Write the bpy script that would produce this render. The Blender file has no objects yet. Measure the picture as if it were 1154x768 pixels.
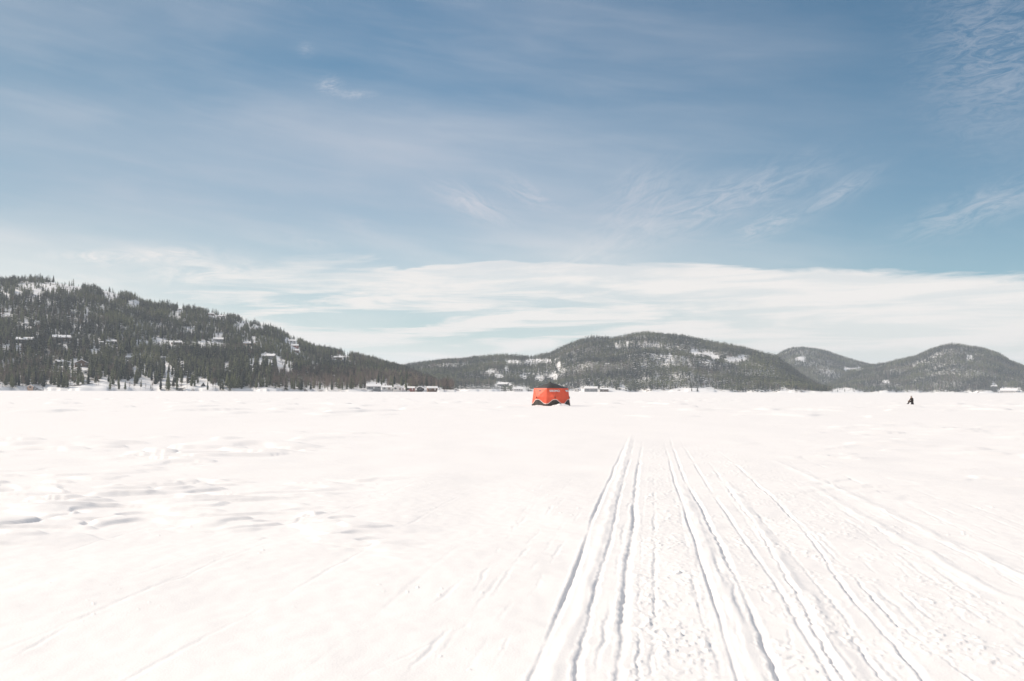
import bpy, math, random
import numpy as np
from mathutils import Vector, Matrix

random.seed(7)
RNG = np.random.default_rng(11)
S = bpy.context.scene
COL = S.collection
rad = math.radians

# ------------------------------------------------------------------ camera
CAM_H = 1.45
F = 1122.0                       # focal length in pixels of a 1154 x 768 picture
PITCH, ROLL = rad(2.885), rad(0.20)
cam = bpy.data.objects.new('camera', bpy.data.cameras.new('camera'))
COL.objects.link(cam)
cam.data.sensor_fit = 'HORIZONTAL'; cam.data.sensor_width = 36.0
cam.data.lens = 36.0 * F / 1154.0
cam.data.clip_start = 0.1; cam.data.clip_end = 30000
CAMROT = Matrix.Rotation(math.pi / 2 + PITCH, 3, 'X') @ Matrix.Rotation(ROLL, 3, 'Z')
cam.matrix_world = Matrix.Translation((0, 0, CAM_H)) @ CAMROT.to_4x4()
S.camera = cam
RC = np.array(CAMROT)

def ray(x, y):
    d = RC @ np.array([(x - 577) / F, (384 - y) / F, -1.0])
    return d / np.linalg.norm(d)

def ground_pt(x, y, z=0.0):
    d = ray(x, y)
    t = (z - CAM_H) / d[2]
    return d[0] * t, d[1] * t

def project(P):
    q = (np.asarray(P) - np.array([0, 0, CAM_H])) @ RC
    return 577 + F * q[..., 0] / -q[..., 2], 384 - F * q[..., 1] / -q[..., 2]

# ------------------------------------------------------------------ noise
def _hash(ix, iy, seed):
    h = (ix.astype(np.int64) * 374761393 + iy.astype(np.int64) * 668265263 + seed * 1274126177) & 0xFFFFFFFF
    h = ((h ^ (h >> 13)) * 1274126177) & 0xFFFFFFFF
    return ((h ^ (h >> 16)) & 0xFFFF) / 65535.0

def noise(x, y, seed=0):
    x, y = np.broadcast_arrays(np.asarray(x, float), np.asarray(y, float))
    ix, iy = np.floor(x), np.floor(y)
    fx, fy = x - ix, y - iy
    ux, uy = fx * fx * fx * (fx * (fx * 6 - 15) + 10), fy * fy * fy * (fy * (fy * 6 - 15) + 10)
    def g(dx, dy):
        a = _hash(ix + dx, iy + dy, seed) * 2 * math.pi
        return np.cos(a) * (fx - dx) + np.sin(a) * (fy - dy)
    a = g(0, 0) * (1 - ux) + g(1, 0) * ux
    b = g(0, 1) * (1 - ux) + g(1, 1) * ux
    return (a * (1 - uy) + b * uy) * 1.5

def fbm(x, y, oct=3, seed=0):
    s, a = 0, 1.0
    for k in range(oct):
        s = s + a * noise(x * 2 ** k, y * 2 ** k, seed + k * 17)
        a *= 0.5
    return s

def sstep(a, b, x):
    t = np.clip((x - a) / (b - a), 0, 1)
    return t * t * (3 - 2 * t)

# ------------------------------------------------------------------ helpers
def tag(o, label=None, cat=None, group=None, kind=None):
    if label: o['label'] = label
    if cat: o['category'] = cat
    if group: o['group'] = group
    if kind: o['kind'] = kind
    return o

def empty(name, loc, rz=0.0):
    o = bpy.data.objects.new(name, None)
    COL.objects.link(o)
    o.location = loc; o.rotation_euler = (0, 0, rz)
    return o

def mesh_np(name, V, Fc, mats, midx=None, smooth=False, tint=None):
    """V (n,3); Fc (m,k) uniform polygons"""
    V = np.asarray(V, np.float32); Fc = np.asarray(Fc, np.int32)
    m = bpy.data.meshes.new(name)
    m.vertices.add(len(V)); m.vertices.foreach_set('co', V.ravel())
    k = Fc.shape[1]
    m.loops.add(Fc.size); m.loops.foreach_set('vertex_index', Fc.ravel())
    m.polygons.add(len(Fc))
    m.polygons.foreach_set('loop_start', np.arange(0, Fc.size, k, dtype=np.int32))
    try: m.polygons.foreach_set('loop_total', np.full(len(Fc), k, np.int32))
    except Exception: pass
    for x in mats: m.materials.append(x)
    if midx is not None: m.polygons.foreach_set('material_index', np.asarray(midx, np.int32))
    m.polygons.foreach_set('use_smooth', np.full(len(Fc), smooth, bool))
    if tint is not None:
        a = m.attributes.new('tint', 'FLOAT', 'FACE'); a.data.foreach_set('value', np.asarray(tint, np.float32))
    m.update(calc_edges=True); m.validate()
    return m

def obj(name, mesh, parent=None, loc=None):
    o = bpy.data.objects.new(name, mesh)
    COL.objects.link(o)
    if parent is not None: o.parent = parent
    if loc is not None: o.location = loc
    return o

class MB:
    """collects polygons for one mesh"""
    def __init__(self): self.v = []; self.f = []; self.m = []
    def poly(self, pts, m=0):
        i = len(self.v); self.v += [tuple(p) for p in pts]; self.f.append(tuple(range(i, i + len(pts)))); self.m.append(m)
    def box(self, x0, x1, y0, y1, z0, z1, m=0):
        i = len(self.v)
        self.v += [(x, y, z) for z in (z0, z1) for y in (y0, y1) for x in (x0, x1)]
        for f in ((0, 2, 3, 1), (4, 5, 7, 6), (0, 1, 5, 4), (2, 6, 7, 3), (0, 4, 6, 2), (1, 3, 7, 5)):
            self.f.append(tuple(i + k for k in f)); self.m.append(m)
    def tube(self, p0, p1, r0, r1, n=6, m=0, cap=True):
        p0, p1 = Vector(p0), Vector(p1)
        q = (p1 - p0).to_track_quat('Z', 'Y')
        i = len(self.v)
        for p, r in ((p0, r0), (p1, r1)):
            for k in range(n):
                a = 2 * math.pi * k / n
                self.v.append(tuple(p + q @ Vector((r * math.cos(a), r * math.sin(a), 0))))
        for k in range(n):
            self.f.append((i + k, i + (k + 1) % n, i + n + (k + 1) % n, i + n + k)); self.m.append(m)
        if cap:
            self.f.append(tuple(i + n + k for k in range(n))); self.m.append(m)
            self.f.append(tuple(i + n - 1 - k for k in range(n))); self.m.append(m)
    def slab(self, pts, n, th, m=0):
        n = Vector(n).normalized() * th
        a = [Vector(p) for p in pts]; b = [p + n for p in a]
        self.poly(b, m); self.poly(a[::-1], m)
        for k in range(len(a)):
            j = (k + 1) % len(a)
            self.poly((a[k], a[j], b[j], b[k]), m)
    def build(self, name, mats, parent=None, smooth=False):
        me = bpy.data.meshes.new(name)
        me.from_pydata(self.v, [], self.f)
        mats = mats if isinstance(mats, (list, tuple)) else [mats]
        for x in mats: me.materials.append(x)
        for p, i in zip(me.polygons, self.m): p.material_index = i; p.use_smooth = smooth
        me.update()
        return obj(name, me, parent)

# ------------------------------------------------------------------ materials
def nd(nt, t, **kw):
    n = nt.nodes.new(t)
    for k, v in kw.items():
        if k.startswith('i_'): n.inputs[k[2:].replace('_', ' ')].default_value = v
        else: setattr(n, k, v)
    return n

def new_mat(name):
    m = bpy.data.materials.new(name); m.use_nodes = True
    nt = m.node_tree
    return m, nt, nt.nodes['Principled BSDF']

def simple(name, col, rough=0.7, vary=0.12, scale=6.0, bump=0.0, spec=0.3):
    m, nt, b = new_mat(name)
    b.inputs['Roughness'].default_value = rough
    b.inputs['Specular IOR Level'].default_value = spec
    tc = nd(nt, 'ShaderNodeTexCoord')
    n = nd(nt, 'ShaderNodeTexNoise', i_Scale=scale, i_Detail=5.0)
    nt.links.new(tc.outputs['Object'], n.inputs['Vector'])
    r = nd(nt, 'ShaderNodeMix', data_type='RGBA')
    r.inputs['A'].default_value = (*[c * (1 - vary) for c in col], 1)
    r.inputs['B'].default_value = (*[min(1, c * (1 + vary)) for c in col], 1)
    nt.links.new(n.outputs['Fac'], r.inputs['Factor'])
    nt.links.new(r.outputs['Result'], b.inputs['Base Color'])
    if bump:
        bp = nd(nt, 'ShaderNodeBump', i_Strength=bump)
        nt.links.new(n.outputs['Fac'], bp.inputs['Height'])
        nt.links.new(bp.outputs['Normal'], b.inputs['Normal'])
    return m

def snow_material(name, col, dirt=None):
    m, nt, b = new_mat(name)
    b.inputs['Roughness'].default_value = 0.55
    b.inputs['Specular IOR Level'].default_value = 0.25
    geo = nd(nt, 'ShaderNodeNewGeometry')
    n1 = nd(nt, 'ShaderNodeTexNoise', i_Scale=0.35, i_Detail=6.0)
    n2 = nd(nt, 'ShaderNodeTexNoise', i_Scale=70.0, i_Detail=4.0)
    for n in (n1, n2): nt.links.new(geo.outputs['Position'], n.inputs['Vector'])
    r = nd(nt, 'ShaderNodeMix', data_type='RGBA')
    r.inputs['A'].default_value = (*[c * 0.965 for c in col], 1)
    r.inputs['B'].default_value = (*col, 1)
    nt.links.new(n1.outputs['Fac'], r.inputs['Factor'])
    out = r.outputs['Result']
    if dirt:
        n3 = nd(nt, 'ShaderNodeTexNoise', i_Scale=0.05, i_Detail=8.0, i_Roughness=0.7)
        nt.links.new(geo.outputs['Position'], n3.inputs['Vector'])
        mr = nd(nt, 'ShaderNodeMapRange', interpolation_type='SMOOTHSTEP')
        mr.inputs['From Min'].default_value = 0.55; mr.inputs['From Max'].default_value = 0.64
        nt.links.new(n3.outputs['Fac'], mr.inputs['Value'])
        r2 = nd(nt, 'ShaderNodeMix', data_type='RGBA')
        nt.links.new(mr.outputs['Result'], r2.inputs['Factor'])
        nt.links.new(out, r2.inputs['A']); r2.inputs['B'].default_value = (*dirt, 1)
        out = r2.outputs['Result']
        at = nd(nt, 'ShaderNodeAttribute', attribute_name='brush')
        n4 = nd(nt, 'ShaderNodeTexNoise', i_Scale=0.16, i_Detail=4.0, i_Roughness=0.7)
        nt.links.new(geo.outputs['Position'], n4.inputs['Vector'])
        th = nd(nt, 'ShaderNodeMath', operation='ADD'); nt.links.new(n4.outputs['Fac'], th.inputs[0])
        sc = nd(nt, 'ShaderNodeMath', operation='MULTIPLY_ADD'); nt.links.new(at.outputs['Fac'], sc.inputs[0]); sc.inputs[1].default_value = 0.62; sc.inputs[2].default_value = -0.40
        nt.links.new(sc.outputs[0], th.inputs[1])
        m5 = nd(nt, 'ShaderNodeMapRange', interpolation_type='SMOOTHSTEP'); m5.inputs['From Min'].default_value = 0.46; m5.inputs['From Max'].default_value = 0.56
        nt.links.new(th.outputs[0], m5.inputs['Value'])
        r5 = nd(nt, 'ShaderNodeMix', data_type='RGBA'); nt.links.new(m5.outputs['Result'], r5.inputs['Factor'])
        nt.links.new(out, r5.inputs['A']); r5.inputs['B'].default_value = (0.115, 0.105, 0.085, 1)
        out = r5.outputs['Result']
    nt.links.new(out, b.inputs['Base Color'])
    bp = nd(nt, 'ShaderNodeBump', i_Strength=0.22, i_Distance=0.01)
    nt.links.new(n2.outputs['Fac'], bp.inputs['Height'])
    nt.links.new(bp.outputs['Normal'], b.inputs['Normal'])
    return m

def foliage(name, dark, light, merged, trans=0.0):
    m, nt, b = new_mat(name)
    b.inputs['Roughness'].default_value = 0.8
    b.inputs['Specular IOR Level'].default_value = 0.15
    if merged:
        a = nd(nt, 'ShaderNodeAttribute', attribute_name='tint'); f = a.outputs['Fac']
    else:
        a = nd(nt, 'ShaderNodeObjectInfo'); f = a.outputs['Random']
    r = nd(nt, 'ShaderNodeMix', data_type='RGBA')
    r.inputs['A'].default_value = (*dark, 1); r.inputs['B'].default_value = (*light, 1)
    nt.links.new(f, r.inputs['Factor'])
    nt.links.new(r.outputs['Result'], b.inputs['Base Color'])
    return m

SNOW_C = (0.90, 0.865, 0.835)
M_snow = snow_material('lake_snow', SNOW_C)
M_hill = snow_material('hill_snow', (0.87, 0.85, 0.83), dirt=(0.20, 0.17, 0.15))
NEEDLE_D, NEEDLE_L = (0.016, 0.024, 0.022), (0.155, 0.162, 0.082)
TWIG_D, TWIG_L = (0.10, 0.075, 0.062), (0.24, 0.185, 0.15)
M_needle = foliage('needles', NEEDLE_D, NEEDLE_L, False)
M_needle_m = foliage('needles_wood', NEEDLE_D, NEEDLE_L, True)
M_twig = foliage('twigs', TWIG_D, TWIG_L, False)
M_twig_m = foliage('twigs_wood', TWIG_D, TWIG_L, True)
M_bark = simple('bark', (0.13, 0.10, 0.08), 0.9)
M_roofsnow = simple('roof_snow', (0.90, 0.88, 0.86), 0.6, 0.03)
M_glass = simple('window_glass', (0.04, 0.05, 0.06), 0.08, 0.1, spec=0.6)
M_white = simple('white_trim', (0.72, 0.70, 0.67), 0.6, 0.05)
WALLS = {
    'brown': simple('brown_boards', (0.16, 0.10, 0.07), 0.8, 0.2),
    'dark': simple('dark_boards', (0.055, 0.05, 0.048), 0.8, 0.2),
    'grey': simple('grey_boards', (0.25, 0.25, 0.25), 0.8, 0.12),
    'white': simple('white_boards', (0.68, 0.65, 0.62), 0.7, 0.06),
    'peach': simple('peach_render', (0.62, 0.42, 0.31), 0.8, 0.08),
    'red': simple('red_boards', (0.32, 0.12, 0.09), 0.8, 0.15),
}
M_chim = simple('chimney_brick', (0.22, 0.16, 0.13), 0.9, 0.2)

# ------------------------------------------------------------------ world, sun, view
SUN_EL, SUN_AZ = rad(34), rad(-72)      # azimuth measured clockwise from the view direction +Y
SKY_STRENGTH = 0.085
def build_world():
    w = bpy.data.worlds.new('World'); S.world = w; w.use_nodes = True
    nt = w.node_tree; L = nt.links
    bg = nt.nodes['Background']; bg.inputs['Strength'].default_value = SKY_STRENGTH
    sky = nd(nt, 'ShaderNodeTexSky', sky_type='NISHITA', sun_disc=False)
    sky.sun_elevation = SUN_EL; sky.sun_rotation = SUN_AZ
    sky.altitude = 900; sky.air_density = 1.0; sky.dust_density = 0.6; sky.ozone_density = 1.5
    def M(op, a, b=None, c=None, clamp=False):
        n = nd(nt, 'ShaderNodeMath', operation=op, use_clamp=clamp)
        for i, v in enumerate((a, b, c)):
            if v is None: continue
            if isinstance(v, (int, float)): n.inputs[i].default_value = v
            else: L.new(v, n.inputs[i])
        return n.outputs[0]
    def SS(x, a, b, lo=0.0, hi=1.0):
        n = nd(nt, 'ShaderNodeMapRange', interpolation_type='SMOOTHSTEP')
        L.new(x, n.inputs['Value'])
        for k, v in (('From Min', a), ('From Max', b), ('To Min', lo), ('To Max', hi)):
            if isinstance(v, (int, float)): n.inputs[k].default_value = v
            else: L.new(v, n.inputs[k])
        return n.outputs['Result']
    def XYZ(x, y, z=0.0):
        n = nd(nt, 'ShaderNodeCombineXYZ')
        for i, v in enumerate((x, y, z)):
            if isinstance(v, (int, float)): n.inputs[i].default_value = v
            else: L.new(v, n.inputs[i])
        return n.outputs[0]
    def N(vec, scale, detail=5.0, rough=0.55, dist=0.0):
        n = nd(nt, 'ShaderNodeTexNoise', i_Scale=scale, i_Detail=detail, i_Roughness=rough, i_Distortion=dist)
        L.new(vec, n.inputs['Vector'])
        return n.outputs['Fac']
    tc = nd(nt, 'ShaderNodeTexCoord')
    sp = nd(nt, 'ShaderNodeSeparateXYZ'); L.new(tc.outputs['Generated'], sp.inputs[0])
    az = M('MULTIPLY', M('ARCTAN2', sp.outputs[0], sp.outputs[1]), 57.29578)    # degrees
    el = M('MULTIPLY', M('ARCSINE', sp.outputs[2]), 57.29578)
    def RT(deg, sx, sy, ox=0.0):     # sheared, stretched coordinates in the sky
        c, s = math.cos(rad(deg)), math.sin(rad(deg))
        u = M('ADD', M('MULTIPLY', az, c), M('MULTIPLY', el, s))
        v = M('SUBTRACT', M('MULTIPLY', el, c), M('MULTIPLY', az, s))
        return XYZ(M('MULTIPLY', u, sx), M('MULTIPLY', v, sy), ox)
    def blob(a, e, ra, re, deg=0.0):
        c, s = math.cos(rad(deg)), math.sin(rad(deg))
        da, de = M('SUBTRACT', az, a), M('SUBTRACT', el, e)
        u = M('DIVIDE', M('ADD', M('MULTIPLY', da, c), M('MULTIPLY', de, s)), ra)
        v = M('DIVIDE', M('SUBTRACT', M('MULTIPLY', de, c), M('MULTIPLY', da, s)), re)
        d = M('ADD', M('MULTIPLY', u, u), M('MULTIPLY', v, v))
        return M('EXPONENT', M('MULTIPLY', d, -1.0))
    def px_ae(x, y):
        d = ray(x, y)
        return math.degrees(math.atan2(d[0], d[1])), math.degrees(math.asin(d[2]))
    # thin high veil
    vn = N(RT(-4, 0.035, 0.14), 1.0, 4.0, 0.5, 0.4)
    vf = N(RT(-7, 0.11, 0.75, 3.0), 1.0, 5.0, 0.55, 0.3)
    veil = M('ADD', SS(vn, 0.36, 0.70, 0.02, 0.29), M('MULTIPLY', SS(vf, 0.38, 0.75), 0.12))
    lefty = SS(az, -34, 8, 0.03, 0.0)
    lowy = SS(el, 5.0, 20.0, 0.37, 0.0)
    veil = M('ADD', M('ADD', veil, lefty), lowy)
    veil = M('MULTIPLY', veil, SS(az, 4.0, 24.0, 1.0, 0.35))
    # the band of brighter veil across the middle
    bx, be = px_ae(330, 165)
    veil = M('ADD', veil, M('MULTIPLY', blob(bx, be, 24, 2.6, 2), 0.20))
    # low bank
    edge = N(RT(0, 0.13, 0.9, 9.0), 1.0, 6.0, 0.6, 0.6)
    soft = SS(az, -13.0, -5.0, 2.6, 0.32)
    top = M('MINIMUM', SS(az, -26.0, -9.0, 6.3, 7.35), SS(az, 6.0, 28.0, 7.4, 6.05))
    amp = SS(az, -14.0, 6.0, 5.5, 2.0)
    e2 = M('ADD', el, M('MULTIPLY', M('SUBTRACT', edge, 0.5), amp))
    bank = SS(e2, M('ADD', top, soft), M('SUBTRACT', top, soft))
    inner = N(RT(1.0, 0.10, 1.1, 5.0), 1.0, 6.0, 0.62, 0.5)
    gx, ge = px_ae(560, 360)
    gap = M('ADD', M('MULTIPLY', blob(gx, ge, 10, 1.5), 0.50), M('MULTIPLY', blob(px_ae(260, 345)[0], px_ae(260, 345)[1], 9, 1.4), 0.42))
    gap = M('ADD', gap, 0.20)
    hole = M('MULTIPLY', SS(inner, 0.60, 0.40), gap)
    bank = M('MULTIPLY', bank, M('SUBTRACT', 1.0, hole))
    bank = M('MULTIPLY', bank, 0.95)
    low = SS(el, 3.6, 0.3, 0.0, 0.80)
    bank = M('MAXIMUM', bank, low)
    # small wisps
    wsum = None
    for (x, y, w_, h_, ang, st, sc) in (
        (530, 228, 34, 9, -26, 0.72, 1.2), (595, 220, 26, 7, -22, 0.62, 1.2), (408, 255, 26, 6, -14, 0.20, 1.4),
        (345, 272, 30, 5, -8, 0.22, 1.4), (820, 225, 75, 13, 18, 0.50, 1.2), (720, 232, 42, 22, 30, 0.36, 1.2),
        (945, 217, 32, 7, 26, 0.40, 1.4), (866, 253, 26, 7, 18, 0.42, 1.6), (1108, 232, 52, 11, 16, 0.38, 1.3),
        (1120, 60, 48, 52, 5, 0.30, 2.0), (372, 97, 9, 5, 10, 0.55, 4.0), (400, 107, 16, 3, 3, 0.38, 4.0),
        (345, 56, 6, 4, 0, 0.28, 4.0), (120, 290, 36, 5, 2, 0.85, 1.0), (200, 287, 44, 6, -2, 0.7, 1.0), (240, 308, 70, 8, 1, 0.6, 0.9),
        (660, 292, 50, 10, 25, 0.30, 1.3), (585, 203, 30, 8, -35, 0.16, 1.4), (720, 205, 14, 16, 60, 0.18, 1.6)):
        a, e = px_ae(x, y); k = 57.3 / F
        wn = N(RT(ang, 0.36 * sc, 1.25 * sc, x * 0.01), 1.0, 8.0, 0.70, 1.3)
        t = M('MULTIPLY', M('MULTIPLY', blob(a, e, w_ * k * 1.25, h_ * k * 1.5, ang), SS(wn, 0.34, 0.68)), st * 1.25)
        wsum = t if wsum is None else M('ADD', wsum, t)
    # extra veil out of view overhead and behind, added to lighten the snow shadows
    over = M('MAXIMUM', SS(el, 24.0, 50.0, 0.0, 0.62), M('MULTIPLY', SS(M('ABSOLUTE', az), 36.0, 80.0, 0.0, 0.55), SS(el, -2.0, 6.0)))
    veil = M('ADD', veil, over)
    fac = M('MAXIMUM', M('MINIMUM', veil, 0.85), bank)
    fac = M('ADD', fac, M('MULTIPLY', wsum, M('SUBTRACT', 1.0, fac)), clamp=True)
    hs = nd(nt, 'ShaderNodeHueSaturation', i_Saturation=1.0, i_Value=1.0)
    L.new(sky.outputs[0], hs.inputs['Color'])
    skc = nd(nt, 'ShaderNodeMix', data_type='RGBA', blend_type='MULTIPLY')
    skc.inputs['Factor'].default_value = 1.0
    L.new(hs.outputs[0], skc.inputs['A']); skc.inputs['B'].default_value = SKY_TINT
    dim = nd(nt, 'ShaderNodeMix', data_type='RGBA', blend_type='MULTIPLY'); dim.inputs['Factor'].default_value = 1.0
    L.new(skc.outputs['Result'], dim.inputs['A']); L.new(XYZ(*[SS(az, -32, 0, v, 1.0) for v in (0.96, 0.84, 0.78)]), dim.inputs['B'])
    # cloud is thicker and whiter low down
    cc = nd(nt, 'ShaderNodeMix', data_type='RGBA')
    cc.inputs['A'].default_value = CLOUD_HI; cc.inputs['B'].default_value = CLOUD_LO
    L.new(SS(el, 11.0, 6.0), cc.inputs['Factor'])
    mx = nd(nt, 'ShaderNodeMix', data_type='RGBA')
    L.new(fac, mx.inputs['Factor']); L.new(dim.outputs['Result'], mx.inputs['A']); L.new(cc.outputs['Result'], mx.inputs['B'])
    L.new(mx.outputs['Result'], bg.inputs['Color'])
SKY_TINT = (0.41, 0.73, 0.78, 1)
CLOUD_HI = (5.2, 5.4, 6.0, 1)
CLOUD_LO = (8.3, 7.9, 7.55, 1)
build_world()
sun = bpy.data.objects.new('sun', bpy.data.lights.new('sun', 'SUN'))
COL.objects.link(sun)
SD = Vector((math.sin(SUN_AZ) * math.cos(SUN_EL), math.cos(SUN_AZ) * math.cos(SUN_EL), math.sin(SUN_EL)))
sun.rotation_euler = SD.to_track_quat('Z', 'Y').to_euler()
sun.location = SD * 60
sun.data.energy = 3.6; sun.data.angle = rad(0.53); sun.data.color = (1.0, 0.895, 0.775)
vs = S.view_settings
vs.view_transform = 'Standard'; vs.look = 'None'; vs.gamma = 1.0; vs.exposure = 0.40; vs.use_curve_mapping = False
S.render.engine = 'CYCLES'
S.cycles.use_denoising = True
S.cycles.max_bounces = 8; S.cycles.volume_bounces = 1
S.cycles.transparent_max_bounces = 8

# ------------------------------------------------------------------ the snow-covered lake
TENT_X, TENT_Y = ground_pt(621.0, 457.6)
PX, PY = ground_pt(1027.8, 456.0)      # where the person sits
# wheel and ski marks, picked off as points on the snow: (pixel points), depth, half width, edge crumble, continuity
TRACKS = [
    ([(595, 768), (634, 681), (645, 656), (668.6, 586), (684, 547.6), (698, 515), (710.5, 489)], .070, .050, .012, 1.0),
    ([(647, 768), (657, 718), (672.5, 656), (690, 602), (699, 555), (717, 489)], .055, .045, .030, .75),
    ([(694, 768), (698, 737), (702, 687), (707, 644), (713, 598), (717, 540), (725, 491)], .085, .065, .030, .85),
    ([(720, 768), (721, 652), (725, 575), (731, 516)], .035, .030, .040, .25),
    ([(741, 768), (739, 687), (736, 602), (735, 550)], .030, .030, .045, .10),
    ([(833, 768), (816, 718), (793, 641), (771, 575), (756, 528), (746, 489)], .065, .042, .010, 1.0),
    ([(880, 768), (849, 695), (816, 625), (789, 571), (769.5, 536), (753, 489)], .070, .050, .032, .85),
    ([(907, 768), (890, 718), (859, 672), (824, 620), (800, 580)], .050, .040, .055, .10),
    ([(953, 788), (938, 768), (920, 734), (882, 672), (851, 629), (824, 590), (793, 540), (762, 489)], .050, .045, .014, .9),
    ([(953, 767), (920, 712), (891, 660), (860, 606), (825, 557), (790, 510)], .065, .045, .040, .55),
    ([(1000, 775), (988, 757), (963, 722), (930, 672), (895, 628)], .060, .042, .040, .55),
    ([(1042, 765), (1007, 724), (986, 703), (963, 679), (934, 637), (918, 613), (880, 570), (800, 500)], .065, .045, .028, .75),
    ([(1093, 765), (1007, 699), (976, 666), (949, 637), (900, 590), (820, 515)], .050, .040, .040, .45),
    ([(1154, 741), (1112, 714), (1073, 687), (1000, 630), (900, 560)], .045, .040, .055, .05),
    ([(1154, 693), (1124, 672), (1077, 652), (1027, 625), (1003.5, 606), (930, 560), (850, 515)], .040, .040, .050, .15),
    ([(1154, 664), (1080, 628), (988, 582), (930, 553), (860, 520)], .030, .045, .050, .15),
    ([(-60, 768), (15, 735), (112, 682), (204, 650), (340, 585), (480, 535), (590, 498)], .030, .050, .030, .12),
    ([(340, 755), (364, 735), (485, 682), (560, 620), (600, 575), (640, 530)], .022, .050, .035, .05),
    ([(403, 767), (522, 706), (546, 682), (600, 610), (630, 560), (668, 508)], .030, .050, .040, .10),
    ([(450, 767), (520, 690), (575, 600), (632, 516)], .026, .045, .040, .10),
]
_r = random.Random(5)
for _k in range(41):      # many faint older runs, all heading the same way
    _x = _r.uniform(640, 1700) if _k < 32 else _r.uniform(-500, 560)
    _y1 = _r.uniform(492, 560); _f = (768 - _y1) / (768 - 441.0)
    TRACKS.append(([(_x, 768), (_x + (737 - _x) * _f * .5 + _r.uniform(-5, 5), 768 - (768 - _y1) * .5), (_x + (737 - _x) * _f, _y1)],
                   _r.uniform(.016, .034) * (1 if _k < 32 else .6), _r.uniform(.035, .065), _r.uniform(.02, .05), _r.uniform(.0, .5)))
RIDGES = [   # raised lines of thrown-up snow
    ([(1154, 650), (1080, 616), (988, 572), (930, 545), (860, 514)], .012, .07),
    ([(1154, 680), (1077, 642), (1003, 600), (900, 540)], .010, .06),
    ([(620, 768), (660, 670), (688, 575), (712, 489)], .012, .05),
    ([(858, 768), (805, 640), (765, 540)], .012, .06),
    ([(965, 768), (900, 660), (815, 535)], .012, .06),
]

def track_curve(pts):
    P = sorted([ground_pt(*p) for p in pts], key=lambda p: p[1])
    return np.array([p[0] for p in P]), np.array([p[1] for p in P])

def lateral(X, Y, pts):
    px, py = track_curve(pts)
    c = np.interp(Y, py, px)
    s0 = (px[1] - px[0]) / (py[1] - py[0])
    c = np.where(Y < py[0], px[0] + (Y - py[0]) * s0, c)
    return X - c, py[0], py[-1]

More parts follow.
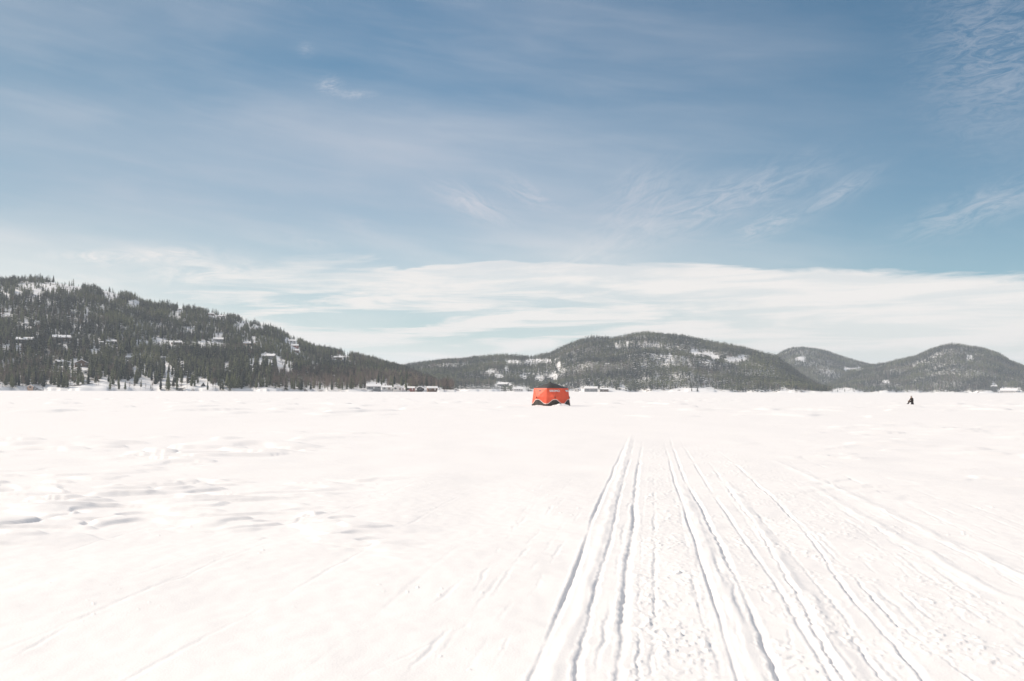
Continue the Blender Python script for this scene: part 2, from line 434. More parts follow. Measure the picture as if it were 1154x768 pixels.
def ground_height(X, Y):
    r = np.hypot(X, Y)
    az = np.degrees(np.arctan2(X, np.maximum(Y, 1e-6)))
    near = 1 - sstep(45, 75, r)
    h = 0.035 * fbm(X / 7, Y / 9, 3, 1) * near + 0.02 * fbm(X / 1.9, Y / 2.6, 2, 5) * (1 - sstep(25, 40, r))
    h = h + 0.06 * np.exp(-((Y - 31.5) / 4.0) ** 2) * sstep(-6, 2, X) - 0.05 * np.exp(-((Y - 42) / 6.0) ** 2)
    h = h + (0.006 * noise(X / 0.42, Y / 0.55, 7) + 0.0028 * noise(X / 0.13, Y / 0.16, 9)) * (1 - sstep(12, 22, r))
    # wind-carved crust to the sides of the tracks
    wx, wy = X + 0.5 * noise(X / 2.2, Y / 2.2, 31), Y + 0.35 * noise(X / 1.7, Y / 1.7, 37)
    maskl = sstep(-4.0, -13.0, az + 7 * noise(X / 5, Y / 5, 41)) * sstep(6.0, 9.5, r) * (1 - sstep(26, 42, r))
    maskr = sstep(14.0, 20.0, az + 5 * noise(X / 5, Y / 5, 43)) * sstep(13, 18, r) * (1 - sstep(40, 60, r))
    patch = sstep(-0.45, 0.15, fbm(X / 5.5, Y / 7.5, 2, 47) + 0.10)
    n1 = (noise(wx / 1.05, wy / 0.60, 53) + 0.25 * noise(wx / 0.5, wy / 0.4, 54)) * (1 - sstep(22, 30, r)) + noise(wx / 2.2, wy / 1.5, 57) * sstep(19, 28, r); n2 = noise(wx / 0.9, wy / 0.36, 59) * (1 - sstep(14, 20, r))
    sas = 0.058 * sstep(0.10, 0.30, n1) * (0.6 + 0.4 * sstep(0.1, 0.9, n1)) * (1 + sstep(18, 30, r)) + 0.030 * sstep(0.16, 0.36, n2)
    h = h + sas * patch * np.clip(1.0 * maskl + 0.75 * maskr, 0, 1)
    h = h + 0.035 * np.clip(noise(X / 2.6, Y / 1.3, 61), 0, 1) * maskl
    # rough crust farther out
    far = sstep(48, 70, r) * (1 - sstep(150, 320, r))
    fp = sstep(0.0, 0.4, noise(X / 24, Y / 12, 67) + 0.1)
    h = h + far * fp * 0.15 * sstep(0.10, 0.40, noise(X / 3.2, Y / 6.0, 71))
    # vehicle lane
    q, _, _ = lateral(X, Y, [(735, 768), (735, 640), (736, 560), (737, 500)])
    lane = sstep(-0.9, -0.6, q) * (1 - sstep(1.6, 2.2, q)) * (1 - sstep(28, 33, r))
    bed = sstep(-0.16, -0.08, q) * (1 - sstep(0.30, 0.40, q)) * (1 - sstep(24, 32, r))
    right = sstep(0.5, 0.8, q) * (1 - sstep(1.9, 2.6, q)) * (1 - sstep(24, 32, r))
    c1 = noise(X / 0.045, Y / 0.055, 73); c2 = noise(X / 0.09, Y / 0.10, 79); c3 = noise(X / 0.35, Y / 0.9, 83)
    cr = sstep(0.15, 0.6, c1) * 0.008 + sstep(0.35, 0.7, c2) * 0.010
    h = h + cr * (bed * (.4 + .6 * sstep(-0.3, 0.4, c3)) + right * sstep(-0.3, 0.5, c3) * 0.9)
    # a few crumbs scattered over the clean snow
    c4 = noise(X / 0.06, Y / 0.07, 89)
    h = h + 0.012 * sstep(0.66, 0.84, c4) * sstep(0.25, 0.5, noise(X / 1.1, Y / 1.6, 97)) * (1 - sstep(14, 20, r))
    for k, (pts, dep, w, jit, cont) in enumerate(TRACKS):
        dep, w, jit = dep * 0.20, w * 0.38, jit * 0.40
        q, y0, y1 = lateral(X, Y, pts)
        sel = np.abs(q) < 0.55
        qs, ys = q[sel], Y[sel]
        qs = qs + jit * (noise(ys / 0.35, 0 * ys + k * 7.3, 101) + 0.7 * noise(ys / 0.09, qs / 0.1 + k * 3.1, 103)) + 0.012 * noise(ys / 2.0, 0 * ys + k * 5.7, 107)
        m = np.clip(cont + 1.15 * noise(ys / (0.9 + 1.4 * cont), 0 * ys + k * 11.0, 109) + 0.25 * noise(ys / .22, 0 * ys + k, 111), 0.0, 1.15)
        m = m * (1 - sstep(y1 * 0.55, y1 * (1.02 + .1 * math.sin(k * 2.3)), ys + 2.0 * noise(ys / 1.5, 0 * ys + k * 3.3, 117)))
        ww = w * (0.75 + 0.6 * np.clip(m, 0, 1))
        g = sstep(-1.0, -0.05, qs / ww) * (1 - sstep(0.1, 1.7, qs / ww))       # steep left bank, gentle right one
        rim = np.exp(-((qs / ww + 1.5) / 0.45) ** 2) + 0.5 * np.exp(-((qs / ww - 2.0) / 0.6) ** 2)
        lump = 0.6 + 0.8 * np.clip(noise(qs / 0.05, ys / 0.06, 113 + k), -0.3, 1)
        h[sel] += -dep * g * m + dep * 0.30 * rim * m * lump
    for k, (pts, hh, w) in enumerate(RIDGES):
        q, y0, y1 = lateral(X, Y, pts)
        sel = np.abs(q) < 0.6
        qs, ys = q[sel], Y[sel]
        qs = qs + 0.03 * noise(ys / 0.8, 0 * ys + k * 9.0, 131)
        h[sel] += hh * np.exp(-(qs / w) ** 2) * (0.75 + 0.6 * noise(ys / 0.5, qs / 0.1, 137)) * (1 - sstep(y1 * 0.8, y1, ys))
    # trampled snow round the shelter
    d = np.hypot(X - TENT_X, Y - TENT_Y)
    flat = sstep(5.0, 13.0, d) * sstep(1.5, 7.0, np.hypot(X - PX, Y - PY))
    h = h * flat + (1 - flat) * 0.0
    return h * (1 - sstep(200, 400, r))

def build_ground():
    H = 1024 * F / 1154 * CAM_H
    inv = np.concatenate([np.arange(H / 3.3, H / 7.5, -0.75), np.arange(H / 7.5, H / 27.0, -0.36)])
    rows = list(H / inv)
    while rows[-1] < 260: rows.append(rows[-1] * (1.0085 if rows[-1] < 60 else 1.012) if rows[-1] < 120 else rows[-1] * 1.03)
    while rows[-1] < 8600: rows.append(rows[-1] * 1.12)
    rows = np.array([0.6, 1.2, 2.0, 2.7] + rows)
    fine = np.arange(rad(-33.5), rad(33.5), 0.95 / 980.0)
    side = np.concatenate([np.linspace(rad(33.5), rad(60), 60), np.linspace(rad(64), rad(296), 60), np.linspace(rad(300), rad(326.5), 60)[:-1]])
    A = np.concatenate([fine, side])
    nA, nR = len(A), len(rows)
    R_, A_ = np.meshgrid(rows, A, indexing='ij')
    X, Y = R_ * np.sin(A_), R_ * np.cos(A_)
    Z = ground_height(X, Y)
    V = np.concatenate([np.stack([X, Y, Z], -1).reshape(-1, 3), [[0, 0, 0]]])
    i, j = np.meshgrid(np.arange(nR - 1), np.arange(nA), indexing='ij')
    j2 = (j + 1) % nA
    Q = np.stack([i * nA + j, i * nA + j2, (i + 1) * nA + j2, (i + 1) * nA + j], -1).reshape(-1, 4)[:, ::-1]
    # centre: collapse to a fan made of degenerate-free quads is not possible, so a small square cap lies under the first ring
    me = mesh_np('snow_ground', V[:-1], Q, [M_snow], smooth=True)
    g = obj('snow_ground', me); tag(g, kind='structure')
    return g
build_ground()

# ------------------------------------------------------------------ hills
def T(*p): return np.array(p, float)
HILLS = {   # ridge line as picked points; shore distance, ridge distance, tree height
 'L': dict(pts=T((-500, 345), (-300, 325), (-120, 316), (0, 312), (30, 311.5), (60, 313), (90, 318), (120, 323), (150, 331), (165, 339), (200, 343.5), (230, 347), (260, 353), (290, 361.5), (310, 369), (330, 378), (340, 383), (355, 389), (380, 393.5), (400, 398), (420, 402), (440, 408), (460, 414), (480, 423), (500, 432), (512, 440), (520, 446), (560, 460)), r0=980, r1=1750, th=11.0, bump=5),
 'C': dict(pts=T((330, 440), (400, 424), (440, 415), (460, 411.5), (480, 408), (500, 406), (520, 404.5), (540, 402.5), (560, 400), (575, 401), (600, 402), (620, 398), (640, 388), (655, 382.5), (672, 379), (690, 381), (700, 380), (715, 376), (730, 374.5), (745, 376), (760, 377.5), (780, 380), (800, 385), (820, 388), (840, 392), (860, 397), (875, 402), (890, 412), (905, 424), (920, 433), (935, 441), (950, 450), (980, 460)), r0=1800, r1=2600, th=9.0, bump=13),
 'R': dict(pts=T((880, 452), (910, 440), (940, 430), (960, 418), (975, 412), (990, 410.5), (1000, 409), (1010, 406), (1030, 402), (1045, 395), (1060, 390), (1072, 387.5), (1085, 388.5), (1110, 393), (1125, 398), (1140, 407), (1154, 412), (1200, 418), (1300, 405), (1450, 395), (1650, 400)), r0=2750, r1=3500, th=9.0, bump=15),
 'B': dict(pts=T((800, 440), (850, 412), (868, 405), (880, 397), (892, 392), (905, 391), (930, 395), (950, 402), (970, 408), (990, 413), (1020, 420), (1060, 430)), r0=3300, r1=4100, th=9.0, bump=12),
 'D': dict(pts=T((380, 430), (430, 415), (455, 410.5), (475, 408.5), (500, 410), (560, 420), (640, 440)), r0=5000, r1=5600, th=0.0, bump=5),
}
for h in HILLS.values():
    rr = [ray(*p) for p in h['pts']]
    h['az'] = np.array([math.atan2(d[0], d[1]) for d in rr])
    h['te'] = np.array([d[2] / math.hypot(d[0], d[1]) for d in rr])

def hill_z(h, az, r):
    te = np.interp(az, h['az'], h['te'], left=-0.02, right=-0.02)
    edge = sstep(h['az'][0] - .05, h['az'][0] + .02, az) * (1 - sstep(h['az'][-1] - .02, h['az'][-1] + .05, az))
    r0 = h['r0'] * (1 + 0.035 * noise(az * 14, 0 * az + h['r0'], 201) + 0.012 * noise(az * 60, 0 * az, 203))
    t = (r - r0) / (h['r1'] - r0)
    tc = np.clip(t, 0, 1)
    shape = 1 - (1 - tc) ** 1.35
    crest = h['r1'] * te - h['th'] * 0.75
    z = np.where(t <= 1, r * te * shape - h['th'] * 0.75 * tc, crest * (1 - 0.9 * sstep(1.0, 2.2, t)))
    X, Y = r * np.sin(az), r * np.cos(az)
    z = z + h['bump'] * fbm(X / 160, Y / 160, 3, 211) * np.sin(np.pi * np.clip(tc, 0, 1)) * np.clip(te / 0.05, 0, 1)
    z = z + CAM_H + 0.9 * sstep(0, 0.015, t)
    z = np.where((t < 0) | (te < -0.001), -3.0, z)
    return np.maximum(z, -3.0) * edge - 3.0 * (1 - edge)

def terrain(az, r):
    z = None
    for h in HILLS.values():
        zz = hill_z(h, az, r)
        z = zz if z is None else np.maximum(z, zz)
    return z

# ------------------------------------------------------------------ openings in the woods (x, y, rx, ry) and houses
CLEARINGS = [
    (45, 326, 12, 2), (62, 322, 22, 4), (30, 321, 10, 2), (85, 325, 8, 3), (100, 321, 6, 3), (40, 332, 8, 3), (125, 333, 10, 4), (118, 326, 6, 2.5),
    (20, 330, 5, 3), (8, 332, 4, 3), (150, 342, 8, 3), (54, 340, 3, 4), (97, 352, 2.5, 5), (115, 347, 3, 2), (83, 350, 4, 1.5),
    (9, 354, 9, 2), (29, 364, 4, 3), (41, 364, 4, 2.5), (5, 391, 5, 3), (20, 393, 4, 2), (15, 407, 2, 2), (3, 410, 2, 2),
    (107, 396, 7, 3.5), (92, 408, 7, 3), (82, 411, 3, 5), (96, 417, 5, 3), (74, 392, 3, 2.5), (95, 436, 15, 2.5), (60, 438, 12, 1.5), (34, 437, 4, 2),
    (150, 433, 38, 6), (205, 433, 36, 7), (117, 432, 5, 8), (190, 420, 5, 8), (152, 416, 4, 3), (162, 420, 4, 3), (145, 403, 3, 2), (185, 404, 4, 2), (206, 411, 3, 3),
    (192, 387, 16, 2.5), (235, 386, 20, 2.5), (178, 382, 8, 2.5), (246, 378, 5, 2.5), (160, 386, 8, 2.5), (208, 370, 4, 2), (217, 371, 3, 1.5),
    (195, 355, 8, 2), (203, 348, 3, 1.5), (238, 353, 5, 2), (250, 356, 6, 2.5), (262, 353, 9, 2), (278, 362, 7, 3), (270, 367, 6, 3), (286, 369, 5, 3), (295, 368, 3, 2), (240, 357, 5, 1.5),
    (282, 387, 9, 2.5), (328, 384, 8, 3), (332, 390, 5, 4), (335, 397, 3, 4),
    (304, 401, 11, 2.5), (316, 410, 5, 8), (305, 410, 3.5, 4), (284, 409, 3.5, 6), (293, 408, 3, 5), (325, 413, 5, 7), (256, 413, 3, 5),
    (385, 402, 10, 2.5), (376, 404, 3, 3), (355, 412, 6, 2.5), (425, 435.5, 14, 3.6), (450, 437, 13, 3.2), (478, 438, 11, 2.8), (492, 438, 8, 2.5), (395, 440, 10, 1.5), (365, 441, 14, 1.2), (300, 440.5, 20, 0.8),
    (562, 424, 5, 2.2), (578, 407.5, 8, 1.3), (607, 406.5, 16, 1.6), (590, 424, 4, 3), (553, 418, 4, 2), (567, 433, 10, 2), (586, 438, 9, 2.5), (630, 413, 2, 4), (608, 427, 6, 3), (624, 425, 5, 3), (571, 415, 2.5, 2.5),
    (665, 438, 12, 2.5), (684, 440, 9, 2), (780, 440, 28, 2.8), (740, 441, 20, 1.2), (702, 437, 4, 3),
    (793, 399, 14, 2.2), (782, 396, 4, 2), (806, 403, 5, 2.5), (837, 402.5, 9, 2.5), (824, 406, 9, 2.5), (695, 390, 2, 2), (707, 387, 2, 2), (755, 401, 2, 2),
    (902, 404, 6, 2), (954, 416, 3.5, 1.6), (966, 416, 6, 1.6), (949, 439.5, 14, 2), (1092, 403, 4, 2.2), (1138, 440, 14, 3), (1120, 434, 3, 1.3), (1062, 442.5, 10, 0.8), (998, 430, 5, 1.5), (883, 438, 3, 2),
]
def ragged(X, Y):      # frayed edges for the openings
    return 0.85 * noise(X / 16, Y / 45, 353) + 0.55 * noise(X / 6, Y / 18, 357)

def build_hills():
    az = np.arange(rad(-46), rad(46), rad(0.09))
    rs = np.concatenate([np.arange(930, 1100, 6), np.arange(1100, 1900, 16), np.arange(1900, 4400, 26), np.arange(4400, 6600, 80)])
    R_, A_ = np.meshgrid(rs, az, indexing='ij')
    Z = terrain(A_, R_)
    V = np.stack([R_ * np.sin(A_), R_ * np.cos(A_), Z], -1).reshape(-1, 3)
    nA = len(az)
    i, j = np.meshgrid(np.arange(len(rs) - 1), np.arange(nA - 1), indexing='ij')
    Q = np.stack([i * nA + j, (i + 1) * nA + j, (i + 1) * nA + j + 1, i * nA + j + 1], -1).reshape(-1, 4)[:, ::-1]
    zz = V[:, 2][Q].max(1)
    Q = Q[zz > -1.5]
    used, inv = np.unique(Q, return_inverse=True)
    VU = V[used]
    me = mesh_np('hills', VU, inv.reshape(Q.shape), [M_hill], smooth=True)
    # where shrubs and young growth stand through the snow; openings stay bare
    a_, r_ = np.arctan2(VU[:, 0], VU[:, 1]), np.hypot(VU[:, 0], VU[:, 1])
    px, py = project(VU)
    br = np.full(len(VU), 0.45)
    zb = np.full(len(VU), -9.0)
    for key, w in (('L', .55), ('C', .70), ('R', .78), ('B', .80), ('D', .3)):
        zz = hill_z(HILLS[key], a_, r_)
        br = np.where(zz > zb, w, br); zb = np.maximum(zb, zz)
    for (cx, cy, rx, ry) in CLEARINGS:
        br = br * sstep(0.4, 1.3, ((px - cx) / rx) ** 2 + ((py - cy) / (ry + .4)) ** 2 + ragged(VU[:, 0], VU[:, 1]))
    br = br + 0.22 * noise(VU[:, 0] / 130, VU[:, 1] / 130, 351)
    br = br * sstep(CAM_H + 1.0, CAM_H + 3.0, VU[:, 2])
    at = me.attributes.new('brush', 'FLOAT', 'POINT'); at.data.foreach_set('value', br.astype(np.float32))
    tag(obj('hills', me), kind='structure')
build_hills()

def hill_pt(x, y, rmin=900, rmax=6000):
    """the first point of the hills met by looking at this spot of the photograph"""
    d = ray(x, y); a = math.atan2(d[0], d[1]); te = d[2] / math.hypot(d[0], d[1])
    r = np.arange(rmin, rmax, 2.0)
    z = terrain(np.full_like(r, a), r)
    hit = np.nonzero(z >= CAM_H + r * te)[0]
    if not len(hit): return None
    rr = r[hit[0]]
    return rr * math.sin(a), rr * math.cos(a), float(z[hit[0]]), rr

# ------------------------------------------------------------------ houses: where they stand
# (x, y of its foot, width px, wall kind, roof turned?, label)
HOUSES = [
    (28, 386.5, 19, 'dark', 0, 'long dark house with a broad snowy roof highest at the far left of the hillside'),
    (69, 384.5, 21, 'brown', 0, 'long brown house under a white roof, up the slope from the brown gabled house'),
    (126, 387.5, 11, 'dark', 0, 'small dark cabin with snowy roof standing alone above the left shore snowfield'),
    (115, 388.5, 6, 'grey', 0, 'tiny grey shed beside the small dark cabin above the snowfield'),
    (70, 411, 15, 'dark', 0, 'dark house with white roof, left of a pair low on the left hillside'),
    (92, 412.5, 16, 'brown', 1, 'brown gabled house, right of a pair low on the left hillside'),
    (97, 422, 7, 'white', 1, 'white walled cottage just below the brown gabled house'),
    (34, 439.2, 6, 'peach', 1, 'narrow pale pink boathouse at the ice edge near the far left'),
    (145, 405.5, 7, 'grey', 0, 'small grey cabin in dense conifers above the striped snow slope'),
    (185.5, 406.5, 8, 'grey', 1, 'small grey gabled cabin in conifers above the open snowfield'),
    (199, 388.5, 13, 'brown', 0, 'brown house with white roof on the bare ledge halfway up the left hill'),
    (247, 385.5, 15, 'grey', 0, 'low grey house with flat white roof beside the peach house'),
    (281, 390, 15, 'peach', 0, 'peach coloured house in bare trees halfway along the left hill'),
    (303, 404.5, 17, 'grey', 0, 'grey house on top of the steep snowy bluff at mid slope'),
    (328, 386.5, 12, 'white', 0, 'white house in the small clearing, topmost of three stacked on the slope'),
    (332, 391.5, 10, 'red', 0, 'reddish house with white roof, middle of three stacked on the slope'),
    (333, 397, 9, 'brown', 0, 'brown cabin with snowy roof, lowest of three stacked on the slope'),
    (381, 405, 11, 'brown', 0, 'brown house with snowy roof beside a shorter white one under the left ridge'),
    (390, 404.6, 8, 'white', 0, 'short white house beside the brown one under the left ridge'),
    (421, 439, 18, 'grey', 0, 'large grey lakeside house with deep snow on its roof and dark windows'),
    (436, 439.5, 12, 'white', 0, 'white lakeside annex touching the large grey house'),
    (449, 440, 12, 'white', 1, 'white gabled lakeside cottage right of the annex, partly behind bushes'),
    (463, 440.6, 10, 'red', 0, 'reddish lakeside cabin between the white cottage and the dark gable'),
    (474, 440.2, 8, 'dark', 1, 'dark gabled lakeside house with snowy roof slopes'),
    (487, 440.8, 13, 'brown', 0, 'pinkish brown low cabin, last lakeside house before the wooded point'),
    (203, 350, 5, 'white', 0, 'small white house alone near the top of the left ridge'),
    (238, 355.5, 7, 'brown', 0, 'brown ridge-top house, leftmost of three along the skyline clearing'),
    (250, 358.0, 8, 'white', 0, 'white ridge-top house, middle of three along the skyline clearing'),
    (265, 356.5, 10, 'grey', 0, 'grey ridge-top house, rightmost of three along the skyline clearing'),
    (29, 367, 7, 'white', 0, 'white house alone in the upper left woods above the long dark house'),
    (584, 442, 12, 'white', 0, 'white lakeside house just left of the orange shelter'),
    (567, 435.6, 14, 'grey', 0, 'low grey house with snowy roof up behind the white lakeside one'),
    (514, 440.8, 4, 'white', 1, 'tiny white boathouse alone at the foot of the middle hill'),
    (666, 441.6, 17, 'grey', 0, 'grey house with wide snowy roof on the shore right of the orange shelter'),
    (651, 441.4, 7, 'white', 1, 'small white gabled cottage between the orange shelter and the grey wide-roofed house'),
    (681, 442, 11, 'brown', 0, 'low brown cabin on the shore right of the grey wide-roofed house'),
    (684.7, 411.5, 5, 'white', 0, 'small house high in the woods over the shoreline cabins'),
    (1137, 442.6, 18, 'white', 0, 'long white lakeside building at the far right shore'),
    (1120, 437, 7, 'grey', 0, 'small grey house up the bank behind the long white lakeside building'),
    (229, 435.5, 5, 'dark', 1, 'small dark triangular hut on the open snowfield at the left shore'),
]

# ------------------------------------------------------------------ trees
def conifer_tpl(tiers, per, seed, width=0.17, bare=0.08, tw=0.55):
    rs = random.Random(seed); V = []; Fc = []
    for k in range(tiers):
        f = k / (tiers - 1)
        z = bare + (0.97 - bare) * (f ** 0.92)
        r = width * (1 - f) ** 0.78 * (0.45 + 0.55 * min(1, f / 0.12 + 0.35)) + 0.012
        off = rs.random() * 6.28
        for j in range(per):
            if rs.random() < 0.10: continue
            a = off + 2 * math.pi * j / per + rs.uniform(-.3, .3)
            L = r * rs.uniform(0.62, 1.22); dz = -L * rs.uniform(0.15, 0.6)
            wd = L * rs.uniform(tw - .12, tw + .15)
            c, s = math.cos(a), math.sin(a)
            z0 = z + rs.uniform(-.015, .02)
            i = len(V)
            V += [(0, 0, z0 + 0.055 + 0.02 * rs.random()), (c * L * .6 - s * wd, s * L * .6 + c * wd, z0 + dz * .75), (c * L, s * L, z0 + dz), (c * L * .6 + s * wd, s * L * .6 - c * wd, z0 + dz * .75)]
            Fc += [(i, i + 1, i + 2), (i, i + 2, i + 3)]
    i = len(V)          # leader
    V += [(0.008, 0, .93), (-.004, .007, .93), (-.004, -.007, .93), (0, 0, 1.0)]
    Fc += [(i, i + 1, i + 3), (i + 1, i + 2, i + 3), (i + 2, i, i + 3)]
    return np.array(V), np.array(Fc)

def trunk_tpl(r=0.014, h=0.9, n=5):
    V = []; Fc = []
    for z, rr in ((-0.05, r * 1.25), (0.05, r), (h, r * 0.12)):
        for k in range(n):
            V.append((rr * math.cos(6.283 * k / n), rr * math.sin(6.283 * k / n), z))
    for t in range(2):
        for k in range(n):
            a, b = t * n + k, t * n + (k + 1) % n
            Fc += [(a, b, b + n), (a, b + n, a + n)]
    return np.array(V), np.array(Fc)

def bare_tpl(nb, nt_, seed, spread=0.2):
    """a leafless crown: limbs and twigs as thin three-sided spikes"""
    rs = random.Random(seed); V = []; Fc = []
    def spike(p, q, r):
        p, q = Vector(p), Vector(q); qt = (q - p).to_track_quat('Z', 'Y'); i = len(V)
        for k in range(3): V.append(tuple(p + qt @ Vector((r * math.cos(2.1 * k), r * math.sin(2.1 * k), 0))))
        V.append(tuple(q))
        for k in range(3): Fc.append((i + k, i + (k + 1) % 3, i + 3))
    for b in range(nb):
        z = rs.uniform(.28, .86); a = rs.random() * 6.28
        L = spread * rs.uniform(.6, 1.25) * (1.15 - .7 * z)
        up = L * rs.uniform(.9, 2.0)
        p0 = Vector((0, 0, z)); p1 = Vector((math.cos(a) * L, math.sin(a) * L, min(1.0, z + up)))
        spike(p0, p1, .0085)
        for t in range(nt_):
            f = rs.uniform(.3, .95); p = p0.lerp(p1, f)
            a2 = a + rs.uniform(-1.5, 1.5); l2 = L * rs.uniform(.3, .65)
            spike(p, p + Vector((math.cos(a2) * l2, math.sin(a2) * l2, l2 * rs.uniform(.3, 1.5))), .0050)
    return np.array(V), np.array(Fc)

NEAR_TPL = [conifer_tpl(15, 9, 3, .15), conifer_tpl(13, 9, 4, .19), conifer_tpl(16, 8, 5, .125), conifer_tpl(12, 9, 6, .21, .16), conifer_tpl(14, 8, 8, .165, .22)]
NEAR_WORD = ['narrow', 'broad', 'slender', 'wide-skirted', 'high-crowned']
MID_TPL = [conifer_tpl(7, 5, 13, .19, .06, .8), conifer_tpl(7, 5, 14, .23, .06, .8), conifer_tpl(8, 5, 15, .17, .06, .8), conifer_tpl(6, 5, 16, .25, .10, .8)]
FAR_TPL = [conifer_tpl(5, 4, 23, .24, .03, .95), conifer_tpl(4, 4, 24, .28, .03, .95), conifer_tpl(5, 4, 25, .21, .03, .95)]
TRUNK = trunk_tpl()
NEAR_BARE = [bare_tpl(26, 5, 33, .20), bare_tpl(24, 5, 34, .26), bare_tpl(28, 5, 35, .15)]
BARE_WORD = ['upright', 'spreading', 'slim']
MID_BARE = [bare_tpl(16, 3, 43, .22), bare_tpl(15, 3, 44, .28)]
FAR_BARE = [bare_tpl(11, 2, 53, .28), bare_tpl(11, 2, 54, .32)]

houses_pos = []
for (x, y, wpx, kind, turn, lab) in HOUSES:
    p = hill_pt(x, y)
    houses_pos.append(p)

def scatter():
    """tree feet on the near faces of the hills, thinned by the openings"""
    out = []
    spacing = {'L': 4.5, 'C': 5.3, 'R': 5.3, 'B': 5.6}
    for key, sp in spacing.items():
        h = HILLS[key]
        a0, a1 = max(h['az'][0], rad(-31)), min(h['az'][-1], rad(31))
        n = int((a1 - a0) * 0.5 * ((h['r1'] * 1.04) ** 2 - h['r0'] ** 2) / sp ** 2)
        a = RNG.uniform(a0, a1, n)
        r = np.sqrt(RNG.uniform(h['r0'] ** 2, (h['r1'] * 1.04) ** 2, n))
        z = hill_z(h, a, r); zt = terrain(a, r)
        ok = (z > CAM_H + 0.12) & (z >= zt - 0.01)
        a, r, z = a[ok], r[ok], z[ok]
        P = np.stack([r * np.sin(a), r * np.cos(a), z], -1)
        px, py = project(P)
        t = (r - h['r0']) / (h['r1'] - h['r0'])
        hh = RNG.normal(1.0, 0.20, len(a)).clip(.5, 1.55) * (11.2 - 3.0 * np.clip(t, 0, 1) if key == 'L' else 9.8)
        tall = noise(P[:, 0] / 60, P[:, 1] / 60, 301)
        hh = hh * (1 + .25 * tall)
        pxh = hh / r * F
        den = 0.5 + 1.5 * noise(P[:, 0] / 70, P[:, 1] / 70, 307) + 0.8 * noise(P[:, 0] / 22, P[:, 1] / 22, 311)
        keep = RNG.random(len(a)) < np.clip(0.92 + 0.5 * den, 0.76 if key == 'L' else 0.86, 1.0)
        if key == 'L':   # the open crown of the left hill
            topo = sstep(345, 325, py + 0.12 * px)
            keep &= RNG.random(len(a)) > 0.42 * topo * sstep(-.1, .4, noise(P[:, 0] / 45, P[:, 1] / 60, 313))
        rag = ragged(P[:, 0], P[:, 1])
        for (cx, cy, rx, ry) in CLEARINGS:
            q = ((px - cx) / rx) ** 2 + (np.where(py > cy, np.maximum(py - pxh * 0.55 - cy, 0), py - cy) / ry) ** 2
            keep &= ~((q + rag < 1) & (RNG.random(len(a)) < 0.90))
        for (x, y, wpx, kind, turn, lab), hp in zip(HOUSES, houses_pos):
            if hp is None: continue
            s = abs(px - x) < wpx * 0.5 + 1.2
            s &= (r < hp[3] + 14) & (py - pxh * 0.85 < y - wpx * 0.16) & (py > y - wpx * 0.5)
            keep &= ~(s & (RNG.random(len(a)) < 0.74))
        # share of leafless trees
        bn = noise(P[:, 0] / 110, P[:, 1] / 110, 317)
        if key == 'L':
            pb = 0.06 + 0.25 * sstep(0.1, 0.5, bn) + 0.62 * sstep(270, 330, px) * sstep(417, 426, py) + 0.35 * sstep(418, 430, py) * (1 - sstep(90, 130, px))
            pb = pb + 0.30 * sstep(370, 400, px) * (1 - sstep(412, 420, py))
        elif key == 'C': pb = 0.10 + 0.4 * sstep(0.1, 0.5, bn)
        else: pb = 0.12 + 0.40 * sstep(-0.1, 0.4, bn)
        b = RNG.random(len(a)) < pb
        hh = np.where(b, hh * 0.88, hh)
        tn = np.clip(0.40 + 0.75 * noise(P[:, 0] / 95, P[:, 1] / 95, 331) + RNG.normal(0, .28, len(a)), 0, 1)
        for i in np.nonzero(keep)[0]:
            out.append((key, P[i, 0], P[i, 1], P[i, 2], hh[i], bool(b[i]), tn[i], px[i], py[i], pxh[i], r[i]))
    return out
TREES = scatter()
# single trees standing clear on the left snowfield: (x, y foot, height px)
LONE = [
    (124, 440, 12, 0), (134, 440, 11, 0), (181, 440.4, 14, 0), (189.5, 440.6, 19, 1), (199.5, 440.4, 14, 0), (234, 440.6, 10, 0), (170, 439.5, 5, 0), (141, 440, 9, 1),
    (172, 440, 12, 2), (204, 440.5, 10, 2), (146, 439.8, 8, 2), (158, 439.8, 8, 2), (164, 440, 7, 2), (151, 439.9, 9, 2), (240, 440.8, 13, 2), (196, 440.3, 8, 2),
    (779.5, 442.8, 5, 0), (786, 442.8, 6, 1), (952, 443, 4, 0), (944, 443, 3.5, 0), (443, 441.3, 8, 0), (458, 441.5, 9, 1),
]
LONE_LABEL = {
    0: ['dark conifer on the snow slope, leftmost of its loose row', 'short dark conifer second from the left on the snow slope', 'ragged conifer just left of the tallest shoreline spruce', 'tallest and darkest spruce standing clear on the left shore snowfield',
        'conifer just right of the tallest shoreline spruce', 'dark conifer where the open snowfield meets the wood on its right', 'tiny dark spruce alone on the striped snow slope', 'slim conifer beside the striped snow slope',
        'leafless tree left of the ragged shoreline conifer', 'leafless tree at the left edge of the open snowfield', 'thin bare tree, first of four on the striped snow slope', 'thin bare tree, third of four on the striped snow slope', 'shortest bare tree, last of four on the striped snow slope', 'thin bare tree, second of four on the striped snow slope',
        'bare brown tree beside the dark conifer right of the snowfield', 'small bare tree behind the row of shoreline spruces',
        'small conifer alone on the distant shore snowfield, left of two', 'small conifer alone on the distant shore snowfield, right of two', 'tiny conifer right of another on the far right shore clearing', 'tiny conifer left of another on the far right shore clearing',
        'green bush-like conifer before the white lakeside annex', 'green bush-like conifer before the white gabled lakeside cottage'],
}[0]

